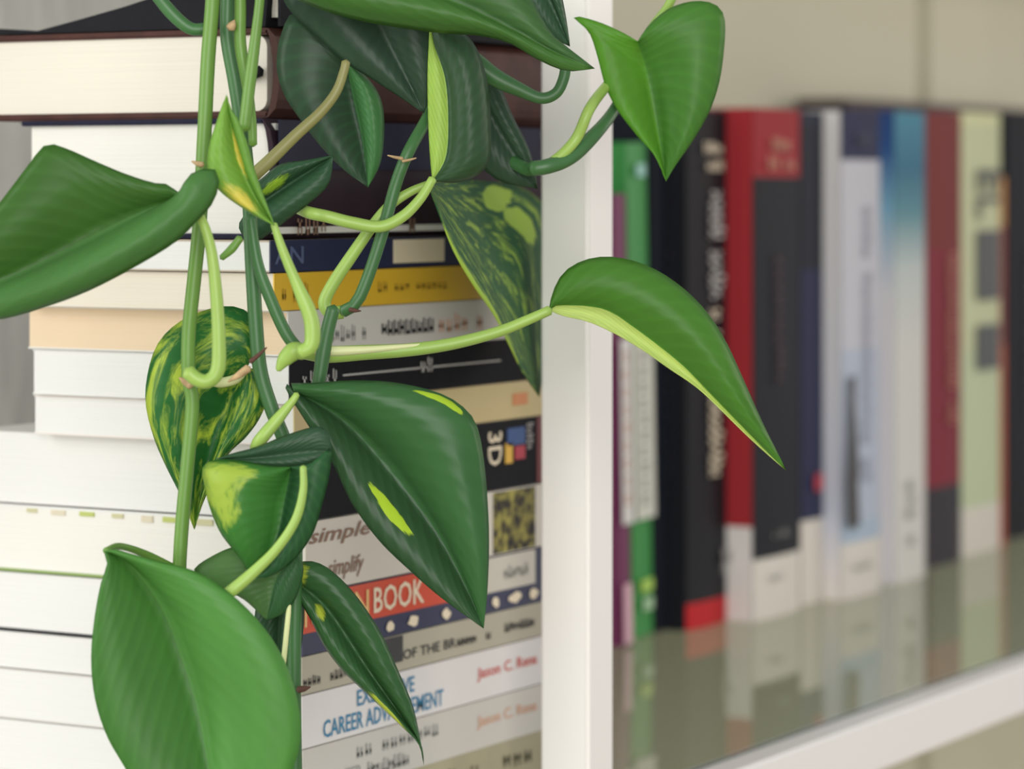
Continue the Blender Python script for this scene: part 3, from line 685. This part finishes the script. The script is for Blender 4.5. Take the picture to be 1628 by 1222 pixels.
# L2 young leaf
m2 = leafmat('leaf_young', '#7fa848', '#d2cb60', left='#7ba545', right='#6f9a45', seed=23, trans=.3, spots=((-.55, .30, .35, .14), (.10, .62, .16, .16)))
l = leaf([(436, 358), (408, 318), (385, 270), (370, 215), (360, 150)], [(436, 358), (402, 340), (360, 312), (338, 288), (330, 262), (334, 228), (346, 190), (360, 150)],
         [(436, 358), (424, 325), (412, 292), (402, 262), (392, 225), (378, 190), (368, 175), (360, 150)], .885, m2, bulge=(.004, .002), vfold=.003)
stem('petiole', [(435, 356), (452, 404), (474, 456), (492, 498), (497, 525), (494, 550), (478, 560)], .888, (11, 15, 17, 24, 26, 24), stem_l, l)
# small petioles at the top
stem('petiole', [(416, -60), (413, 0), (405, 70), (396, 140), (392, 175), (388, 205)], .90, (14, 16, 20, 20), stem_m)
stem('petiole', [(380, -60), (382, 10), (382, 70), (392, 130), (400, 190), (402, 230)], .908, (18, 20, 14), stem_m)
stem('petiole', [(225, -40), (255, 0), (282, 30), (305, 46), (328, 46)], .912, (18, 22, 20), stem_d)
stem('petiole', [(382, 378), (368, 396), (352, 410)], .90, (12, 14, 10), stem_m)
# L11 small dark leaf with fleck
l = leaf([(395, 335), (440, 305), (485, 275), (530, 247)], [(395, 335), (388, 305), (415, 285), (445, 262), (485, 255), (530, 247)],
         [(395, 335), (380, 360), (400, 385), (432, 368), (462, 345), (492, 322), (522, 292), (530, 247)], .935,
         leafmat('leaf_small_dark', '#325238', '#9cc23c', seed=26, trans=.12, spots=((-.35, .42, .22, .16),)), bulge=(.004, .004), vfold=.003)
# L3 hanging leaf, petiole in front; lit right half painted lighter
m3 = leafmat('leaf_hanging', '#30603a', G_pale, left='#334a36', right='#447542', seed=30, trans=.2)
l = leaf([(550, 100), (560, 150), (575, 220), (585, 298)],
         [(550, 100), (520, 65), (470, 20), (447, 55), (440, 105), (452, 150), (478, 190), (510, 232), (545, 268), (585, 298)],
         [(550, 100), (570, 112), (595, 138), (608, 170), (610, 215), (604, 260), (585, 298)], .955, m3, bulge=(.004, .005), vfold=.004)
stem('petiole', [(404, 278), (430, 254), (470, 215), (510, 178), (535, 145), (547, 112), (550, 98)], .925, (22, 20, 18, 16, 14), stem_b, l)
# L4 dark leaf
leaf([(560, -60), (600, 30), (640, 110), (674, 180)], [(560, -60), (500, -70), (455, -20), (455, 8), (500, 55), (545, 96), (602, 132), (645, 160), (674, 180)],
     [(560, -60), (640, -60), (690, 0), (694, 80), (688, 140), (674, 180)], .948, leafmat('leaf_dark_top', '#2f4534', G_pale, seed=33, trans=.08), bulge=(.004, .004))
# L5 broad top leaf reaching over the post
m5 = leafmat('leaf_broad_top', '#456f34', G_pale, left='#44693a', right='#487335', seed=36, trans=.25)
leaf([(430, -60), (560, -35), (700, -5), (820, 50), (880, 82), (946, 109)], [(430, -60), (440, -130), (600, -140), (740, -90), (830, -20), (872, 48), (905, 78), (946, 109)],
     [(430, -60), (420, -20), (470, -2), (520, 18), (580, 34), (640, 44), (700, 52), (760, 56), (810, 68), (855, 94), (900, 112), (946, 109)], .925, m5, bulge=(.004, .006), vfold=-.002)
leaf([(835, -80), (875, 0), (906, 74)], [(835, -80), (810, -30), (830, 20), (866, 52), (906, 74)], [(835, -80), (880, -50), (896, 10), (906, 74)], .95,
     leafmat('leaf_dark_corner', '#325038', G_pale, seed=38, trans=.1), bulge=(.003, .003), N=20, M=6)
# L6 leaf seen half from the side; lit left half painted pale
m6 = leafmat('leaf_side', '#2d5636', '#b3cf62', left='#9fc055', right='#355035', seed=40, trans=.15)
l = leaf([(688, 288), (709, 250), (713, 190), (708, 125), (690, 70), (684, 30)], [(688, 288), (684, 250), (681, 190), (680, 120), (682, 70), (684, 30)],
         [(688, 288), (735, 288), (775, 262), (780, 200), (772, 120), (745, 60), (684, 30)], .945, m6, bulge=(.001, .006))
stem('petiole', [(688, 284), (668, 316), (640, 344), (605, 360), (560, 354), (520, 344), (492, 338), (465, 328, 1.2)], .937, (14, 18, 20, 20, 16), stem_l, l)
# L8 variegated leaf tucked between spines and post
m8 = leafmat('leaf_variegated_right', '#2b5a34', '#a9c850', var=.46, vs=9.0, seed=44, trans=.15, rough=.6, spots=((-.95, .40, .12, .30), (.80, .48, .16, .06), (.68, .58, .10, .05)))
l = leaf([(680, 292), (730, 360, 2), (788, 460, 5), (830, 545, 7), (857, 630, 9)],
         [(680, 292), (700, 345), (722, 400, .5), (752, 452, 1.5), (785, 500, 3), (808, 545, 4.5), (830, 590, 6.5), (857, 630, 9)],
         [(680, 292), (715, 285, 4), (770, 288, 9), (825, 296, 12), (866, 330, 12.5), (872, 400, 12.5), (873, 480, 12.5), (868, 560, 12), (857, 630, 9)],
         .985, m8, bulge=(.002, .001))
stem('petiole', [(682, 292), (650, 306), (618, 328), (590, 362), (560, 405), (530, 450), (516, 480), (524, 496), (545, 496)], .948, (12, 16, 18, 20, 20, 22), stem_l, l)
stem('petiole', [(530, 490), (522, 520), (514, 560), (508, 600), (500, 640)], .93, (22, 24, 20), stem_d)
# L10 dark leaf behind, by the post
leaf([(740, 100), (780, 180), (815, 240), (855, 300)], [(740, 100), (735, 180), (748, 240), (790, 285), (855, 300)], [(740, 100), (785, 120), (815, 185), (842, 240), (855, 300)], .985,
     leafmat('leaf_dark_back', '#2d4431', G_pale, seed=47, trans=.05), bulge=(.003, .003), N=20, M=6)
stem('petiole', [(735, 70), (752, 96), (785, 122), (825, 142), (860, 156), (884, 148), (896, 125), (900, 100)], .96, (26, 34, 28, 20, 18, 18), stem_d)
# L9 heart leaf top right
m9 = leafmat('leaf_heart_right', '#578b38', G_pale, left='#629834', right='#54863c', seed=50, trans=.4)
l = leaf([(1014, 66), (1030, 118), (1044, 190), (1059, 288)],
         [(1014, 66), (985, 50), (948, 34), (911, 26), (936, 50), (950, 90), (962, 135), (980, 172), (1010, 212), (1040, 246), (1059, 288)],
         [(1014, 66), (1034, 38), (1066, 13), (1105, 2), (1138, 8), (1152, 32), (1150, 85), (1142, 135), (1126, 180), (1100, 225), (1074, 262), (1059, 288)],
         .985, m9, bulge=(.003, .006), vfold=.006)
stem('petiole', [(846, 268, -1.6), (872, 264, -1.6), (905, 250, -1.2), (945, 214, -.4), (978, 172, .7), (1000, 120, 1), (1012, 74, .3)], .985, (24, 26, 20, 16, 12), stem_d, l)
pv = vine([(1085, -40, 2), (1062, 10, 2.2), (1040, 40, 2.4), (1000, 100, 2.4), (965, 136, 1.5), (938, 172), (915, 222), (880, 256, -.2), (850, 267, -.3)], .972, (14, 16, 16, 17, 18, 16), stem_l)
vine([(852, 266, -.3), (835, 268, .5), (800, 245, 1.8), (750, 195, 2.4), (700, 130, 2), (690, 40, 1.5)], .972, (22, 20, 18), stem_d)
# L7 leaf over the post; pale underside strip, its glow painted in
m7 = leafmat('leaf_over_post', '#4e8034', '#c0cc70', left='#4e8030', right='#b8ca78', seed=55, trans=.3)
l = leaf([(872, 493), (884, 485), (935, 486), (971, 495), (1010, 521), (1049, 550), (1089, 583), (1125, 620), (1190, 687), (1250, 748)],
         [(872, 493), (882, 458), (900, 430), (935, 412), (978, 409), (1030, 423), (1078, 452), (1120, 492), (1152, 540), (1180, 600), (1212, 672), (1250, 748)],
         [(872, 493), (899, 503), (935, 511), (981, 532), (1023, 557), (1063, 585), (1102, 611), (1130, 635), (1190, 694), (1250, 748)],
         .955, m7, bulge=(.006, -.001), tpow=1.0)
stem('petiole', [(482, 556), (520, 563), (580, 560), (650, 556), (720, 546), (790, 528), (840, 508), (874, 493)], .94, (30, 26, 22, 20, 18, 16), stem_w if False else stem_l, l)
cream = stem('petiole', [(484, 553, -.25), (520, 558, -.25), (580, 556, -.2), (640, 551, -.15), (700, 545, -.02)], .94, (14, 16, 12, 8, 2), stem_w, None)

# pot on the upper shelf, out of the picture, that carries the plant
terr = mat('white_ceramic', '#dcd9d2', rough=.3)
prof = [(.0, 0), (.045, 0), (.048, .004), (.060, .11), (.062, .118), (.057, .118), (.054, .100), (.0, .100)]
vs = []; fs = []; n = 32
for r_, z_ in prof:
    for k in range(n): vs.append((-.085 + .0 + r_ * math.cos(2 * PI * k / n) + .1 - .1, .11 - .09 + r_ * math.sin(2 * PI * k / n), z_ + .0004))
for i in range(len(prof) - 1):
    for k in range(n): fs.append((i * n + k, i * n + (k + 1) % n, (i + 1) * n + (k + 1) % n, (i + 1) * n + k))
pot = obj('pot', vs, fs, terr, plant, smooth=True)
